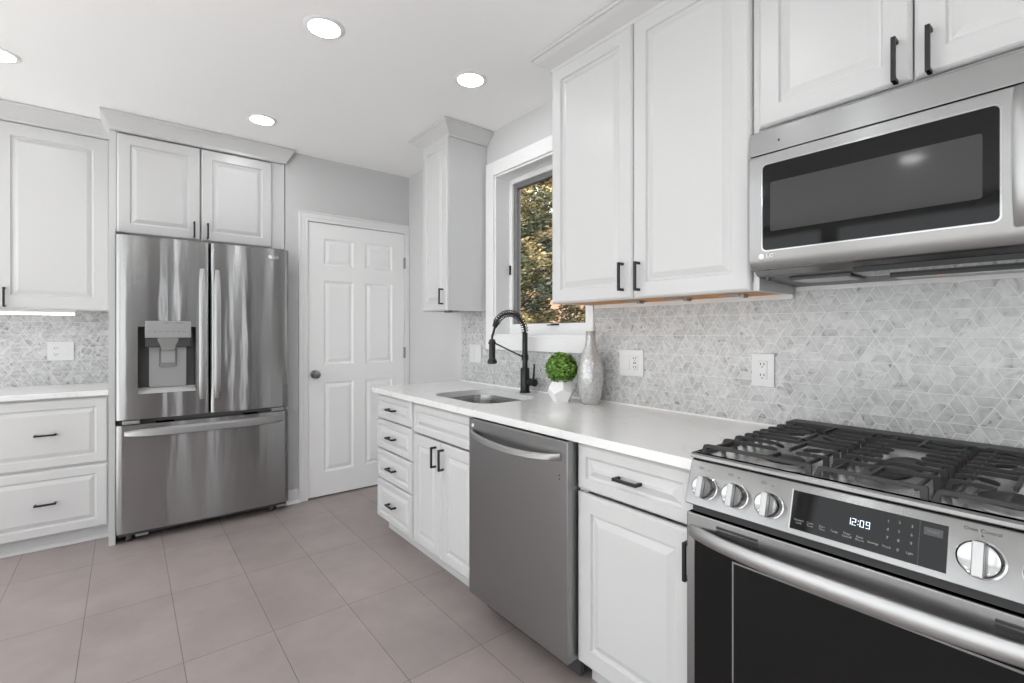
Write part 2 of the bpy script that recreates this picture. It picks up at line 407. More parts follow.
for z in (1.80, 1.06, .26):
    bm = BM(); tube(bm, [(1.807, -.010, z-.045), (1.807, -.010, z+.045)], .006); box(bm, 1.797, 1.817, -.006, 0, z-.045, z+.045)
    struct('door_hinge', bm, NICKEL, door)
struct('baseboard_far', sweep(BM(), [(.972, FY), (.887, FY)], [(0, 0), (0, .1), (.006, .1), (.010, .085), (.012, .02), (.02, .012), (.022, 0)]) , TRIM)
struct('baseboard_right', B(XW-.014, XW, 2.90, FY-.03, 0, .10), TRIM, bevel=.003)
struct('baseboard_left', B(LX, LX+.014, BY, LY, 0, .10), TRIM, bevel=.003)

# mosaic backsplash: hexagons halved into trapezoids
S = .0314
def clip(poly, lo, hi):
    for ax, s, lim in ((0, 1, lo[0]), (0, -1, -hi[0]), (1, 1, lo[1]), (1, -1, -hi[1])):
        out = []
        for i in range(len(poly)):
            a, b = poly[i-1], poly[i]; da, db = s*a[ax]-lim, s*b[ax]-lim
            if (da >= 0) != (db >= 0):
                k = da/(da-db); out.append((a[0]+(b[0]-a[0])*k, a[1]+(b[1]-a[1])*k))
            if db >= 0: out.append(b)
        poly = out
        if len(poly) < 3: return []
    return poly
def mosaic(name, rects, u0, v0, tomap, parent, seed):
    rr = random.Random(seed); bm = BM(); tones = []; g = .0009
    U0 = min(r[0] for r in rects); U1 = max(r[1] for r in rects); V0 = min(r[2] for r in rects); V1 = max(r[3] for r in rects)
    h = S*math.sqrt(3)
    for i in range(int((U0-u0)/(1.5*S))-2, int((U1-u0)/(1.5*S))+3):
        for j in range(int((V0-v0)/h)-3, int((V1-v0)/h)+4):
            cu = u0+S+1.5*S*i; cv = v0+h*(j+(.5 if i % 2 else 0))
            q = i; r_ = j-(i-(i & 1))//2; col = (q-r_) % 3
            hx = [(cu+S*math.cos(pi/3*k), cv+S*math.sin(pi/3*k)) for k in range(6)]
            st = {0: 0, 1: 2, 2: 1}[col]
            for part in range(2):
                ids = [(st+3*part+k) % 6 for k in range(4)]; poly = [hx[k] for k in ids]
                mx = sum(p[0] for p in poly)/4; my = sum(p[1] for p in poly)/4
                tone = (rr.random(), rr.random(), rr.random())
                # inset for grout
                ins = []
                for k in range(4):
                    a, b, c = poly[k-1], poly[k], poly[(k+1) % 4]
                    d1 = Vector((b[0]-a[0], b[1]-a[1])).normalized(); d2 = Vector((c[0]-b[0], c[1]-b[1])).normalized()
                    n1 = Vector((-d1.y, d1.x)); n2 = Vector((-d2.y, d2.x)); m_ = (n1+n2).normalized(); m_ = m_/m_.dot(n1)*g
                    ins.append((b[0]+m_.x, b[1]+m_.y))
                for rc in rects:
                    pl = clip(ins, (rc[0], rc[2]), (rc[1], rc[3]))
                    if len(pl) < 3: continue
                    A = abs(sum(pl[k-1][0]*pl[k][1]-pl[k][0]*pl[k-1][1] for k in range(len(pl))))/2
                    if A < 2e-6: continue
                    v = [bm.verts.new(tomap(p[0], p[1], 0)) for p in pl]; bm.faces.new(v); tones.append(tone)
    n_t = len(bm.faces)
    for f in bm.faces: f.material_index = 0
    for rc in rects:
        v = [bm.verts.new(tomap(a, b, .0006)) for a, b in ((rc[0], rc[2]), (rc[1], rc[2]), (rc[1], rc[3]), (rc[0], rc[3]))]
        f = bm.faces.new(v); f.material_index = 1; tones.append((0, 0, 0))
        v1 = [bm.verts.new(tomap(a, b, .008)) for a, b in ((rc[0], rc[2]), (rc[1], rc[2]), (rc[1], rc[3]), (rc[0], rc[3]))]
        for k in range(4):
            f = bm.faces.new((v[k], v[(k+1) % 4], v1[(k+1) % 4], v1[k])); f.material_index = 1; tones.append((0, 0, 0))
    o = link(name, bm, [MARBLE, GROUT], parent, flat=True); settone(o, tones); return o
mosaic('backsplash', [(-.9, 1.66, .886, 1.374), (1.66, 2.50, .886, 1.16), (2.50, 2.868, .886, 1.40)], .284-3*S*3, 1.053, lambda a, b, d: (1.838+d, a, b), wall_right, 3)
wf = bpy.data.objects['wall_fridge']
mosaic('backsplash', [(-1.7, -.062, .886, 1.40)], -.9, 1.05, lambda a, b, d: (a, LY-.010+d, b), wf, 4)

# ---------------------------------------------------------------- right base run (local x runs to the right, local y into the wall)
RZ = -pi/2
CX = 1.233                                        # face-frame plane of the base cabinets
def base_cab(label, y_left, width, group=None, name='base_cabinet', depth=.6, ztop=.857, toe=True):
    t = thing(name, label, 'cabinet', (CX, y_left, 0), RZ, group)
    bm = BM(); th = .018
    box(bm, 0, th, 0, depth, .098, ztop); box(bm, width-th, width, 0, depth, .098, ztop)
    box(bm, th, width-th, 0, depth, .098, .116); box(bm, th, width-th, depth-.008, depth, .116, ztop)
    link('carcass', bm, WHITE, t)
    bm = BM(); box(bm, th, .035, 0, .02, .116, ztop); box(bm, width-.035, width-th, 0, .02, .116, ztop); box(bm, .035, width-.035, 0, .02, ztop-.03, ztop)
    link('face_frame', bm, WHITE, t)
    link('toe_kick', B(0, width, .06, .072, 0, .098), WHITE, t)
    return t
def drawer(t, x0, x1, z0, z1, frame=.036, handle=True, L=.092, label=None):
    d = link('drawer', rring(BM(), x0, x1, z0, z1, [(a, b) if a < f0 else (a, b) for f0 in (9,) for a, b in PANEL(.02, frame)]), WHITE, t, angle=12)
    if label: d['label'] = label
    if handle: pull(d, (x0+x1)/2, (z0+z1)/2, False, L)
    return d
g = .0025
t = base_cab('white four-drawer base cabinet at the end of the counter nearest the door', 2.863, .462, name='drawer_base_cabinet')
for z0, z1 in ((.100, .334), (.340, .516), (.522, .698), (.704, .848)): drawer(t, g, .462-g, z0, z1, .032)
t = base_cab('white sink base cabinet with two doors beneath the sink', 2.400, .628, name='sink_base_cabinet')
link('false_front', rring(BM(), g+.02, .625, .690, .844, PANEL(.02, .034)), WHITE, t, angle=12)
d = cab_door(t, g+.02, .312, .100, .682, .05); pull(d, .270, .605, True, .105)
d = cab_door(t, .317, .625, .100, .682, .05); pull(d, .344, .605, True, .105)
t = base_cab('white base cabinet with one drawer over one door, between dishwasher and range', 1.163, .452, name='base_cabinet')
drawer(t, g, .452-g, .694, .850, .040)
d = cab_door(t, g, .452-g, .100, .684, .062); pull(d, .429, .606, True, .106)

# dishwasher
t = thing('dishwasher', 'stainless steel dishwasher under the counter beside the sink cabinet', 'dishwasher', (1.171, 1.768, 0), RZ)
W = .604
link('tub', B(.006, W-.006, .062, .62, .10, .850), DGREY, t)
bm = BM(); box(bm, 0, W, 0, .028, .096, .8565); link('door', bm, DWSTEEL, t, bevel=.004, seg=3)
link('door_edge', B(.004, W-.004, .028, .062, .098, .855), LSTEEL, t)
bm = BM(); rings = []
N = 24
for i in range(N+1):
    x = .030+(W-.06)*i/N; s = (2*i/N-1); yo = -.006-.040*(1-s*s)**.6 if abs(s) < 1 else -.004
    zc = .800-.016*(1-s*s); hh = .013
    rings.append([(x, yo, zc-hh), (x, yo-.006, zc-hh+.004), (x, yo-.006, zc+hh-.004), (x, yo, zc+hh), (x, yo+.010, zc+hh-.003), (x, yo+.010, zc-hh+.003)])
loft(bm, rings); link('handle', bm, LSTEEL, t, angle=50)
bm = BM(); lathe(bm, [(.008, 0), (.008, -.001)], (.03, 0, .828), 'y', 20); link('badge', bm, PALE, t)
bm = BM(); lathe(bm, [(.003, 0), (.003, -.001)], (W-.04, 0, .735), 'y', 12); lathe(bm, [(.003, 0), (.003, -.001)], (W-.04, 0, .722), 'y', 12); link('indicator', bm, DGREY, t)
bm = BM(); box(bm, .02, W-.02, .085, .10, .012, .10); link('toe_panel', bm, DGREY, t)
for x in (.05, W-.05):
    bm = BM(); tube(bm, [(x, .12, 0), (x, .12, .10)], .012); link('leg', bm, LSTEEL, t)

# countertop with sink cut-out
def slab_with_hole(x0, x1, y0, y1, z0, z1, hole):
    bm = BM(); n = len(hole)
    cx = sum(p[0] for p in hole)/n; cy = sum(p[1] for p in hole)/n
    outer = []
    for p in hole:
        dx, dy = p[0]-cx, p[1]-cy; k = min([((x1-cx)/dx if dx > 0 else (x0-cx)/dx) if abs(dx) > 1e-9 else 1e9, ((y1-cy)/dy if dy > 0 else (y0-cy)/dy) if abs(dy) > 1e-9 else 1e9])
        outer.append((cx+dx*k, cy+dy*k))
    # snap the nearest to the corners
    for c in ((x0, y0), (x1, y0), (x1, y1), (x0, y1)):
        i = min(range(n), key=lambda k: (outer[k][0]-c[0])**2+(outer[k][1]-c[1])**2); outer[i] = c
    rings = [[(p[0], p[1], z1) for p in hole], [(p[0], p[1], z1) for p in outer], [(p[0], p[1], z0) for p in outer], [(p[0], p[1], z0) for p in hole]]
    loft(bm, rings, loop=True); return bm
def rr2(x0, x1, y0, y1, r, n=8): return [(p[0], p[2]) for p in rrect(x0, x1, y0, y1, r, 0, n)]
SX0, SX1, SY0, SY1 = 1.310, 1.690, 1.860, 2.375
hole = rr2(SX0, SX1, SY0, SY1, .10, 12)
bm = slab_with_hole(1.192, 1.838, 1.6, 2.885, .858, .888, hole)
box(bm, 1.192, 1.838, .708, 1.6, .858, .888)
bmesh.ops.remove_doubles(bm, verts=bm.verts, dist=.0001)
dead = [f for f in bm.faces if abs(f.calc_center_median().y-1.6) < 1e-4 and abs(f.normal.y) > .9]
bmesh.ops.delete(bm, geom=dead, context='FACES')
tag(link('countertop', bm, QUARTZ), 'long white quartz countertop around the sink, ending at the range', 'countertop')
# caulk line / trim strips
struct('trim_1', B(1.832, 1.838, .71, 2.868, .888, .894), TRIM)
struct('trim_2', B(1.826, 1.838, -.9, .70, 1.374, 1.392), TRIM)
# sink
t = thing('sink', 'stainless undermount sink set into the white counter', 'sink', (0, 0, 0))
bm = BM(); rings = []
for ins, z in ((-.012, .857), (.0, .857), (.004, .82), (.008, .70), (.03, .665), (.07, .66)):
    rings.append([(p[0], p[1], z) for p in rr2(SX0+ins, SX1-ins, SY0+ins, SY1-ins, .10-max(ins, 0)*.5, 10)])
loft(bm, rings, False, True); o = link('basin', bm, SINKM, t, angle=60)
m_ = o.modifiers.new('thick', 'SOLIDIFY'); m_.thickness = .0015; m_.offset = 1
bm = BM(); lathe(bm, [(.04, .661), (.045, .664), (.03, .663), (.028, .661)], (1.53, 2.10, 0)); link('drain', bm, CHROME, t)

# faucet
t = thing('kitchen_faucet', 'matte black spring-neck faucet standing behind the sink', 'faucet', (1.764, 2.091, .888))
bm = BM(); lathe(bm, [(.031, 0), (.031, .006), (.026, .010), (.026, .135), (.023, .140), (.016, .142)]); link('body', bm, FAUC, t)
bm = BM(); lathe(bm, [(.0155, .138), (.0155, .335), (.013, .340)]); lathe(bm, [(.020, .185), (.020, .215)]); link('column', bm, FAUC, t)
r0 = .109; cz = .337
arc = [(-r0+r0*math.cos(a), 0, cz+r0*math.sin(a)) for a in [math.radians(8*i) for i in range(0, 20)]]
arc += [(-2*r0-.003+.008*k, -0.0, cz+.03-.035*k) for k in (1, 2)][:0]
hose = [(0, 0, .33)] + arc + [(-2*r0-.004, 0, .34), (-2*r0-.012, 0, .32), (-2*r0-.012, 0, .29)]
bm = BM(); tube(bm, hose, .0065, 10); link('hose', bm, FAUC, t)
bm = BM(); pts = []
turns = 20; L_ = len(arc)-1
for i in range(turns*10+1):
    u = i/(turns*10); f_ = u*L_; k = min(int(f_), L_-1); fr = f_-k
    p = Vector(arc[k]).lerp(Vector(arc[k+1]), fr); a = math.radians(8*f_)
    nrm = Vector((math.cos(a), 0, math.sin(a))); th = 2*pi*i/10
    pts.append(p+nrm*math.cos(th)*.0185+Vector((0, 1, 0))*math.sin(th)*.0185)
tube(bm, pts, .0025, 5); link('spring', bm, FAUC, t)
e = Vector(arc[-1]); bm = BM(); a = math.radians(8*19); tg = Vector((-math.sin(a), 0, math.cos(a)))
tube(bm, [e-tg*.012, e+tg*.02], [.018, .013], 14); link('spring_collar', bm, FAUC, t)
hx = -2*r0-.012
bm = BM(); lathe(bm, [(.010, .305), (.017, .300), (.0175, .200), (.022, .196), (.026, .186), (.026, .176), (.020, .172)], (hx, 0, 0), 'z', 24); link('spray_head', bm, FAUC, t)
bm = BM(); tube(bm, [(-.010, 0, .200), (hx+.012, 0, .285)], .0045, 8); lathe(bm, [(.021, .278), (.021, .290)], (hx, 0, 0)); link('holder_arm', bm, FAUC, t)
bm = BM(); tube(bm, [(0, -.02, .062), (0, -.085, .062)], [.021, .021], 20); link('valve', bm, FAUC, t)
bm = BM(); tube(bm, [(0, -.072, .075), (0, -.080, .165)], [.0065, .0055], 10); link('lever', bm, FAUC, t)

# potted topiary
t = thing('potted_plant', 'round green topiary ball in a faceted white pot on the counter', 'plant', (1.680, 1.712, .888), .3)
ph = (1+5**.5)/2; pts = [(a, b, c) for a in (-1, 1) for b in (-1, 1) for c in (-1, 1)]
for a in (-1, 1):
    for b in (-1, 1): pts += [(0, a/ph, b*ph), (a/ph, b*ph, 0), (a*ph, 0, b/ph)]
bm = BM(); rot = Vector((1, 0, ph)).normalized().rotation_difference(Vector((0, 0, 1))).to_matrix()
sc = .071/3**.5; inr = 1.1135*sc*1.0
for p in pts:
    q = rot @ Vector(p)*sc; bm.verts.new((q.x, q.y, q.z))
bmesh.ops.convex_hull(bm, input=bm.verts); bmesh.ops.dissolve_limit(bm, angle_limit=.05, verts=bm.verts, edges=bm.edges)
zmin = min(v.co.z for v in bm.verts)
for v in bm.verts: v.co.z -= zmin
top = max(bm.faces, key=lambda f: f.calc_center_median().z)
bmesh.ops.inset_individual(bm, faces=[top], thickness=.006)
for v in top.verts: v.co.z -= .012
PH = max(v.co.z for v in bm.verts)
link('pot', bm, POTM, t, flat=True, bevel=.0008)
bm = BM(); lathe(bm, [(.020, PH-.013), (.018, PH+.005), (.01, PH+.03)], n=12); link('stem', bm, SOIL, t)
bm = BM(); tones = []; cz = PH+.052; RB = .076
bmesh.ops.create_icosphere(bm, subdivisions=2, radius=RB*.82, matrix=Matrix.Translation((0, 0, cz)))
tones = [(0, 0, 0)]*len(bm.faces)
for i in range(2100):
    z = 2*R.random()-1; a = R.random()*2*pi; s = math.sqrt(1-z*z); n = Vector((s*math.cos(a), s*math.sin(a), z))
    c = Vector((0, 0, cz))+n*RB*(.84+.2*R.random()); ax = Vector((R.gauss(0, 1), R.gauss(0, 1), R.gauss(0, 1))).normalized()
    n2 = (n+ax*.75).normalized(); u = n2.cross(Vector((R.random(), R.random(), 1))).normalized(); v = n2.cross(u); L1 = .0075+.003*R.random(); w1 = L1*.55
    q = [c-u*L1, c-v*w1+n2*.001, c+u*L1, c+v*w1+n2*.001]
    bm.faces.new([bm.verts.new(p) for p in q]); tones.append((min(1, max(0, R.gauss(.5, .27))), 0, 0))
o = link('foliage', bm, BOXLEAF, t, flat=True); settone(o, tones)
# vase
bm = BM(); lathe(bm, [(.0, .002), (.040, 0), (.044, .003), (.050, .03), (.060, .085), (.065, .13), (.063, .165), (.052, .21), (.038, .245), (.028, .27), (.0235, .30), (.0225, .345), (.0205, .347), (.0195, .34), (.019, .30), (.02, .27)], n=40, cap0=False, cap1=True)
o = link('vase', bm, VASE, angle=80); o.location = (1.737, 1.572, .888); tag(o, 'tall mottled silver-grey bottle vase on the counter right of the plant', 'vase')

# ---------------------------------------------------------------- wall plates
def duplex(bm, x, z, y=-.0085):
    for dz in (-.020, .020):
        for dx in (-.0062, .0062): box(bm, x+dx-.0016, x+dx+.0016, y-.0008, y, z+dz-.002, z+dz+.007)
        lathe(bm, [(.0024, y), (.0024, y-.0008)], (x, 0, z+dz-.009), 'y', 10)
def plate(label, loc, rz, w, h, gangs, cat='outlet', name='wall_outlet'):
    t = thing(name, label, cat, loc, rz)
    link('cover_plate', B(-w/2, w/2, -.006, 0, -h/2, h/2), PLATE, t, bevel=.002)
    for kind, x in gangs:
        if kind == 'switch':
            link('rocker_switch', loft(BM(), [[(x-.0165, y, -.033), (x+.0165, y, -.033), (x+.0165, y2, .033), (x-.0165, y2, .033)] for y, y2 in ((-.005, -.005), (-.0095, -.007))]), PLATE, t, bevel=.001)
        elif kind == 'outlet':
            o = link('receptacle', B(x-.0165, x+.0165, -.0085, -.005, -.034, .034), PLATE, t, bevel=.001)
            bm = BM(); duplex(bm, x, 0); link('slots', bm, SLOT, o)
        elif kind == 'usb':
            o = link('receptacle', B(x-.0165, x+.0165, -.0085, -.005, -.034, .034), PLATE, t, bevel=.001)
            bm = BM(); duplex(bm, x, 0)
            for dx in (-.007, .001): box(bm, x+dx, x+dx+.0055, -.0093, -.0085, -.0035, .0035)
            link('slots', bm, SLOT, o)
    return t
PX = 1.837
plate('white two-gang plate with a rocker switch and an outlet, right of the vase', (PX, 1.408, 1.088), RZ, .136, .122, [('switch', -.023), ('usb', .023)])
plate('white outlet plate nearest the range', (PX, .814, 1.091), RZ, .082, .122, [('outlet', 0)])
plate('white two-gang switch plate left of the faucet', (PX, 2.692, 1.086), RZ, .138, .122, [('switch', -.023), ('switch', .023)], 'switch', 'wall_switch')
plate('white two-gang outlet and switch plate left of the refrigerator', (-.333, LY-.011, 1.106), 0, .128, .122, [('outlet', -.023), ('switch', .023)])

# ---------------------------------------------------------------- upper cabinets
UX = 1.564
def upper(name, label, loc, rz, width, z0, z1, depth, seams, handles, zd=None, rail=True):
    t = thing(name, label, 'cabinet', loc, rz)
    bm = BM(); box(bm, 0, .018, 0, depth, z0, z1); box(bm, width-.018, width, 0, depth, z0, z1); box(bm, .018, width-.018, .018, depth, z1-.018, z1)
    box(bm, .018, width-.018, depth-.008, depth, z0+.02, z1-.018); box(bm, .018, width-.018, 0, .018, z1-.04, z1); box(bm, .018, width-.018, 0, .018, z0, z0+.03)
    link('carcass', bm, WHITE, t)
    return t
t = upper('wall_cabinet', 'tall white two-door wall cabinet between window and microwave', (UX, 1.642, 0), RZ, .937, 1.362, 2.46, .282, None, None)
link('bottom_panel', B(.018, .919, .018, .274, 1.3645, 1.376), PLY, t)['label'] = 'bare orange plywood underside'
d = cab_door(t, .002, .459, 1.362, 2.440, .060); pull(d, .416, 1.450, True, .112)
d = cab_door(t, .463, .917, 1.362, 2.440, .060); pull(d, .494, 1.445, True, .112)
link('wall_cleat', B(.02, .935, .256, .274, 1.347, 1.3645), TRIM, t)
for x in (.30, .52, .74):
    bm = BM(); box(bm, x, x+.07, .12, .20, 1.360, 1.3645); box(bm, x+.07, x+.085, .13, .16, 1.352, 1.3645); link('light_bracket', bm, NICKEL, t)
sw = sweep(BM(), [(.937, .002), (.0, .002), (.0, .282)][::1], [(a, b) for a, b in crown_prof(2.442)])
def flip_crown(bm): return bm
bm = sw; link('crown_molding', bm, WHITE, t, angle=25)

t = upper('wall_cabinet', 'short white two-door wall cabinet above the microwave', (UX, .702, 0), RZ, .764, 1.862, 2.46, .282, None, None)
link('bottom_panel', B(.018, .746, .018, .274, 1.862, 1.872), WHITE, t)
d = cab_door(t, .002, .380, 1.866, 2.440, .060); pull(d, .349, 1.922, True, .112)
d = cab_door(t, .384, .762, 1.866, 2.440, .060); pull(d, .416, 1.920, True, .112)
link('crown_molding', sweep(BM(), [(.764, .002), (0, .002)], crown_prof(2.442)), WHITE, t, angle=25)

t = upper('wall_cabinet', 'narrow white one-door wall cabinet left of the window', (UX, 2.892, 0), RZ, .312, 1.366, 2.46, .282, None, None)
link('bottom_panel', B(.018, .294, .018, .274, 1.372, 1.384), WHITE, t)
d = cab_door(t, .002, .310, 1.366, 2.440, .055); pull(d, .268, 1.452, True, .100)
bm = BM(); box(bm, .10, .20, .09, .14, 1.358, 1.372); box(bm, .13, .17, .08, .09, 1.356, 1.372); link('light_bracket', bm, NICKEL, t)
link('crown_molding', sweep(BM(), [(.312, .282), (.312, .002), (0, .002), (0, .282)], crown_prof(2.442)), WHITE, t, angle=25)

# far-left wall cabinet and drawers
t = upper('wall_cabinet', 'white wall cabinet left of the refrigerator with a light under it', (-1.115, 3.98, 0), 0, 1.035, 1.362, 2.46, .318, None, None)
link('bottom_panel', B(.018, 1.017, .018, .31, 1.372, 1.384), WHITE, t)
d = cab_door(t, .002, .515, 1.366, 2.440, .075); pull(d, .48, 1.43, True, .112)
d = cab_door(t, .519, 1.033, 1.366, 2.440, .075); pull(d, .572, 1.43, True, .112)
link('crown_molding', sweep(BM(), [(1.056, .002), (0, .002)], crown_prof(2.442, 1.65)), WHITE, t, angle=25)
bm = BM(); box(bm, 0, .72, 0, .04, 0, .008)
t = thing('under_cabinet_light', 'glowing white light bar under the wall cabinet left of the refrigerator', 'light', (-.98, 4.01, 1.3345))
link('housing', B(0, .735, 0, .06, .012, .030), TRIM, t)
link('diffuser', B(.01, .728, .004, .05, 0, .012), LED, t)

t = thing('drawer_base_cabinet', 'white base cabinet with two deep drawers left of the refrigerator', 'cabinet', (-1.160, 3.75, 0))
W = 1.077
bm = BM(); box(bm, 0, .018, 0, .54, .09, .857); box(bm, W-.018, W, 0, .54, .09, .857); box(bm, .018, W-.018, 0, .54, .09, .11); box(bm, .018, W-.018, .53, .54, .11, .857)
box(bm, .018, W-.018, 0, .02, .82, .857); box(bm, .018, W-.018, 0, .02, .45, .48); box(bm, .53, .55, 0, .02, .11, .857)
link('carcass', bm, WHITE, t)
bm = BM(); box(bm, 0, W, .045, .06, 0, .09); sweep(bm, [(W, .045), (0, .045)], [(0, 0), (.012, 0), (.012, .006), (.006, .016), (0, .02)]); link('toe_kick', bm, WHITE, t)
for x0 in (.003, .541):
    for z0, z1 in ((.088, .455), (.466, .846)): drawer(t, x0, x0+.533, z0, z1, .05)
tag(link('countertop', B(-1.17, -.083, 3.715, LY-.011, .858, .888), QUARTZ, bevel=.003), 'short white quartz countertop left of the refrigerator', 'countertop')

# cabinet over the refrigerator with its gable panels
t = thing('refrigerator_cabinet', 'white two-door cabinet and side panels built around the refrigerator', 'cabinet', (-.080, 3.700, 0))
link('side_panel', B(0, .030, -.09, .58, 0, 1.83), WHITE, t)
bm = BM(); z0 = 1.812
box(bm, 0, .02, 0, .58, 1.83, 2.46); box(bm, .939, .959, 0, .58, z0, 2.46); box(bm, .02, .939, 0, .58, 2.43, 2.46); box(bm, .02, .939, 0, .58, z0, z0+.015); box(bm, .02, .939, .57, .58, z0, 2.43)
link('carcass', bm, WHITE, t)
bm = BM(); box(bm, 0, .034, -.004, 0, z0, 2.425); link('filler', bm, WHITE, t); bm = BM(); box(bm, .878, .959, -.004, 0, z0, 2.425); link('filler', bm, WHITE, t)
d = cab_door(t, .036, .453, 1.818, 2.412, .060); pull(d, .418, 1.882, True, .1)
d = cab_door(t, .458, .876, 1.818, 2.412, .060); pull(d, .492, 1.882, True, .1)
link('crown_molding', sweep(box(BM(), .01, .949, -.024, 0, 2.418, 2.50), [(.959, .30), (.959, -.024), (.012, -.024), (.012, .30)], crown_prof(2.42, .62)), WHITE, t, angle=25)

# ---------------------------------------------------------------- refrigerator
t = thing('refrigerator', 'stainless french-door refrigerator with water dispenser and bottom freezer', 'refrigerator', (-.048, 3.570, 0))
W = .926
link('case', B(.008, W-.008, .085, .70, .045, 1.775), MGREY, t, bevel=.004)
def curved_front(x0, x1, z0, z1, hole=None, depth=.07, n=20):
    bulge = .018; r = .012
    xs = sorted(set([x0+(x1-x0)*i/n for i in range(n+1)]+([hole[0], hole[1]] if hole else [])+[x0+.004, x0+.010, x1-.004, x1-.010]))
    def yf(x):
        s = (x-x0)/(x1-x0)*2-1; y = -bulge*(1-s*s)
        e = min(x-x0, x1-x)
        if e < r: y += r-math.sqrt(max(0, r*r-(r-e)**2))
        return y
    bm = BM(); zs = [z0, z1] if not hole else [z0, hole[2], hole[3], z1]
    for i in range(len(xs)-1):
        a, b = xs[i], xs[i+1]
        for j in range(len(zs)-1):
            if hole and j == 1 and a >= hole[0]-1e-6 and b <= hole[1]+1e-6: continue
            bm.faces.new([bm.verts.new(p) for p in ((a, yf(a), zs[j]), (b, yf(b), zs[j]), (b, yf(b), zs[j+1]), (a, yf(a), zs[j+1]))])
        for z in (z0, z1): bm.faces.new([bm.verts.new(p) for p in ((a, yf(a), z), (b, yf(b), z), (b, depth, z), (a, depth, z))])
    for x in (x0, x1): bm.faces.new([bm.verts.new(p) for p in ((x, yf(x), z0), (x, depth, z0), (x, depth, z1), (x, yf(x), z1))])
    bm.faces.new([bm.verts.new(p) for p in ((x0, depth, z0), (x1, depth, z0), (x1, depth, z1), (x0, depth, z1))])
    bmesh.ops.remove_doubles(bm, verts=bm.verts, dist=.0001); return bm, yf
mid = .459
hl = (.100, .385, .868, 1.262)
bm, yfl = curved_front(0, mid-.003, .722, 1.792, hl); dl = link('door', bm, FSTEEL, t, angle=40)
bm, yfr = curved_front(mid+.003, W, .722, 1.792); dr = link('door', bm, FSTEEL, t, angle=40)
bm, yfd = curved_front(0, W, .066, .690, n=30); df = link('freezer_drawer', bm, FSTEEL, t, angle=40)
# dispenser
bm = BM(); a, b, c, d_ = hl; y0, y1, yb = yfl(a), yfl(b), .062
def q4(bm, pts, mi=0):
    f = bm.faces.new([bm.verts.new(p) for p in pts]); f.material_index = mi
q4(bm, ((a, y0, c), (a, yb, c+.03), (a, yb, d_), (a, y0, d_))); q4(bm, ((b, y1, c), (b, yb, c+.03), (b, yb, d_), (b, y1, d_)))
q4(bm, ((a, yb, c+.03), (b, yb, c+.03), (b, yb, d_), (a, yb, d_))); q4(bm, ((a, y0, d_), (b, y1, d_), (b, yb, d_), (a, yb, d_)))
q4(bm, ((a, y0, c), (b, y1, c), (b, yb, c+.03), (a, yb, c+.03)), 1)
link('dispenser_recess', bm, [DGREY, LGREY], dl)
bm = BM(); loft(bm, [rrect(a+.055, b-.045, c+.03, d_-.10, .012, y, 4) for y in (.061, .052)]); link('dispenser_back', bm, LSTEEL, dl)
bm = BM(); box(bm, a+.034, b-.026, -.022, .05, 1.196, 1.296); link('dispenser_panel', bm, LSTEEL, dl, bevel=.002)
bm = BM(); box(bm, a+.036, b-.028, -.018, .05, 1.140, 1.196); link('dispenser_hood', bm, DGREY, dl, bevel=.006)
bm = BM(); loft(bm, [[(x0, -.02, z), (x1, -.02, z), (x1, .03, z), (x0, .03, z)] for x0, x1, z in ((.192, .296, 1.196), (.192, .296, 1.180), (.206, .282, 1.150), (.212, .276, 1.120))]); link('spout', bm, MGREY, dl, bevel=.003)
bm = BM(); loft(bm, [rrect(.204, .290, 1.018, 1.135, .012, y, 4) for y in (.052, .028)]); link('paddle', bm, MGREY, dl, bevel=.002)
bm = BM(); loft(bm, [rrect(.213, .281, 1.045, 1.13, .006, y, 4) for y in (.03, .018)]); link('paddle_pad', bm, LSTEEL, dl)
bm = BM()
for i, x in enumerate((.152, .182, .208, .238, .268, .298, .325)): text_into(bm, ('Ice', 'Light', 'Lock', 'Water', 'Cubed', 'Filter', 'Hold')[i], .008, x, -.0226, 1.233)
text_into(bm, 'Water', .010, .235, -.0226, 1.285); text_into(bm, 'Crushed', .010, .30, -.0226, 1.285)
link('dispenser_legend', bm, DGREY, dl)
# door handles (recessed-edge bars)
def vbar(x0, x1, yf, par):
    bm = BM(); rings = []
    z0, z1 = .812, 1.625
    for i in range(21):
        s = 2*i/20-1; z = (z0+z1)/2+s*(z1-z0)/2; out = .030*(1-abs(s)**5)+.001; ins = .006*abs(s)**8; yb = (yf(x0)+yf(x1))/2
        rings.append([(x0+ins, yb+.004, z), (x1-ins, yb+.004, z), (x1-ins, yb-out, z), (x1-.008, yb-out-.005, z), (x0+.008, yb-out-.005, z), (x0+ins, yb-out, z)])
    loft(bm, rings); link('handle', bm, LSTEEL, par, angle=40)
vbar(.400, .438, yfl, dl); vbar(.480, .518, yfr, dr)
bm = BM(); rings = []
for i in range(31):
    s = 2*i/30-1; x = W/2+s*.425; y = yfd(x); out = .028*(1-abs(s)**4)**.7+.002; zc = .640; hh = .024-.010*abs(s)**6
    rings.append([(x, y+.003, zc-hh), (x, y-out, zc-hh), (x, y-out-.006, zc-hh+.006), (x, y-out-.006, zc+hh-.008), (x, y-out+.004, zc+hh), (x, y+.003, zc+hh)])
loft(bm, rings); link('handle', bm, LSTEEL, df, angle=30)
for xx in (.03, W-.11):
    bm = BM(); box(bm, xx, xx+.08, -.002, .06, .694, .716); link('hinge', bm, LSTEEL, t, bevel=.003)
for xx in (.02, W-.10): link('hinge_cover', B(xx, xx+.08, .02, .08, 1.777, 1.800), DGREY, t, bevel=.004)
bm = BM(); lathe(bm, [(.0125, 0), (.0125, -.001)], (.805, yfr(.805)-.0005, 1.735), 'y', 20); text_into(bm, 'LG', .026, .842, yfr(.84)-.0015, 1.735); link('logo', bm, PALE, dr)
bm = BM()
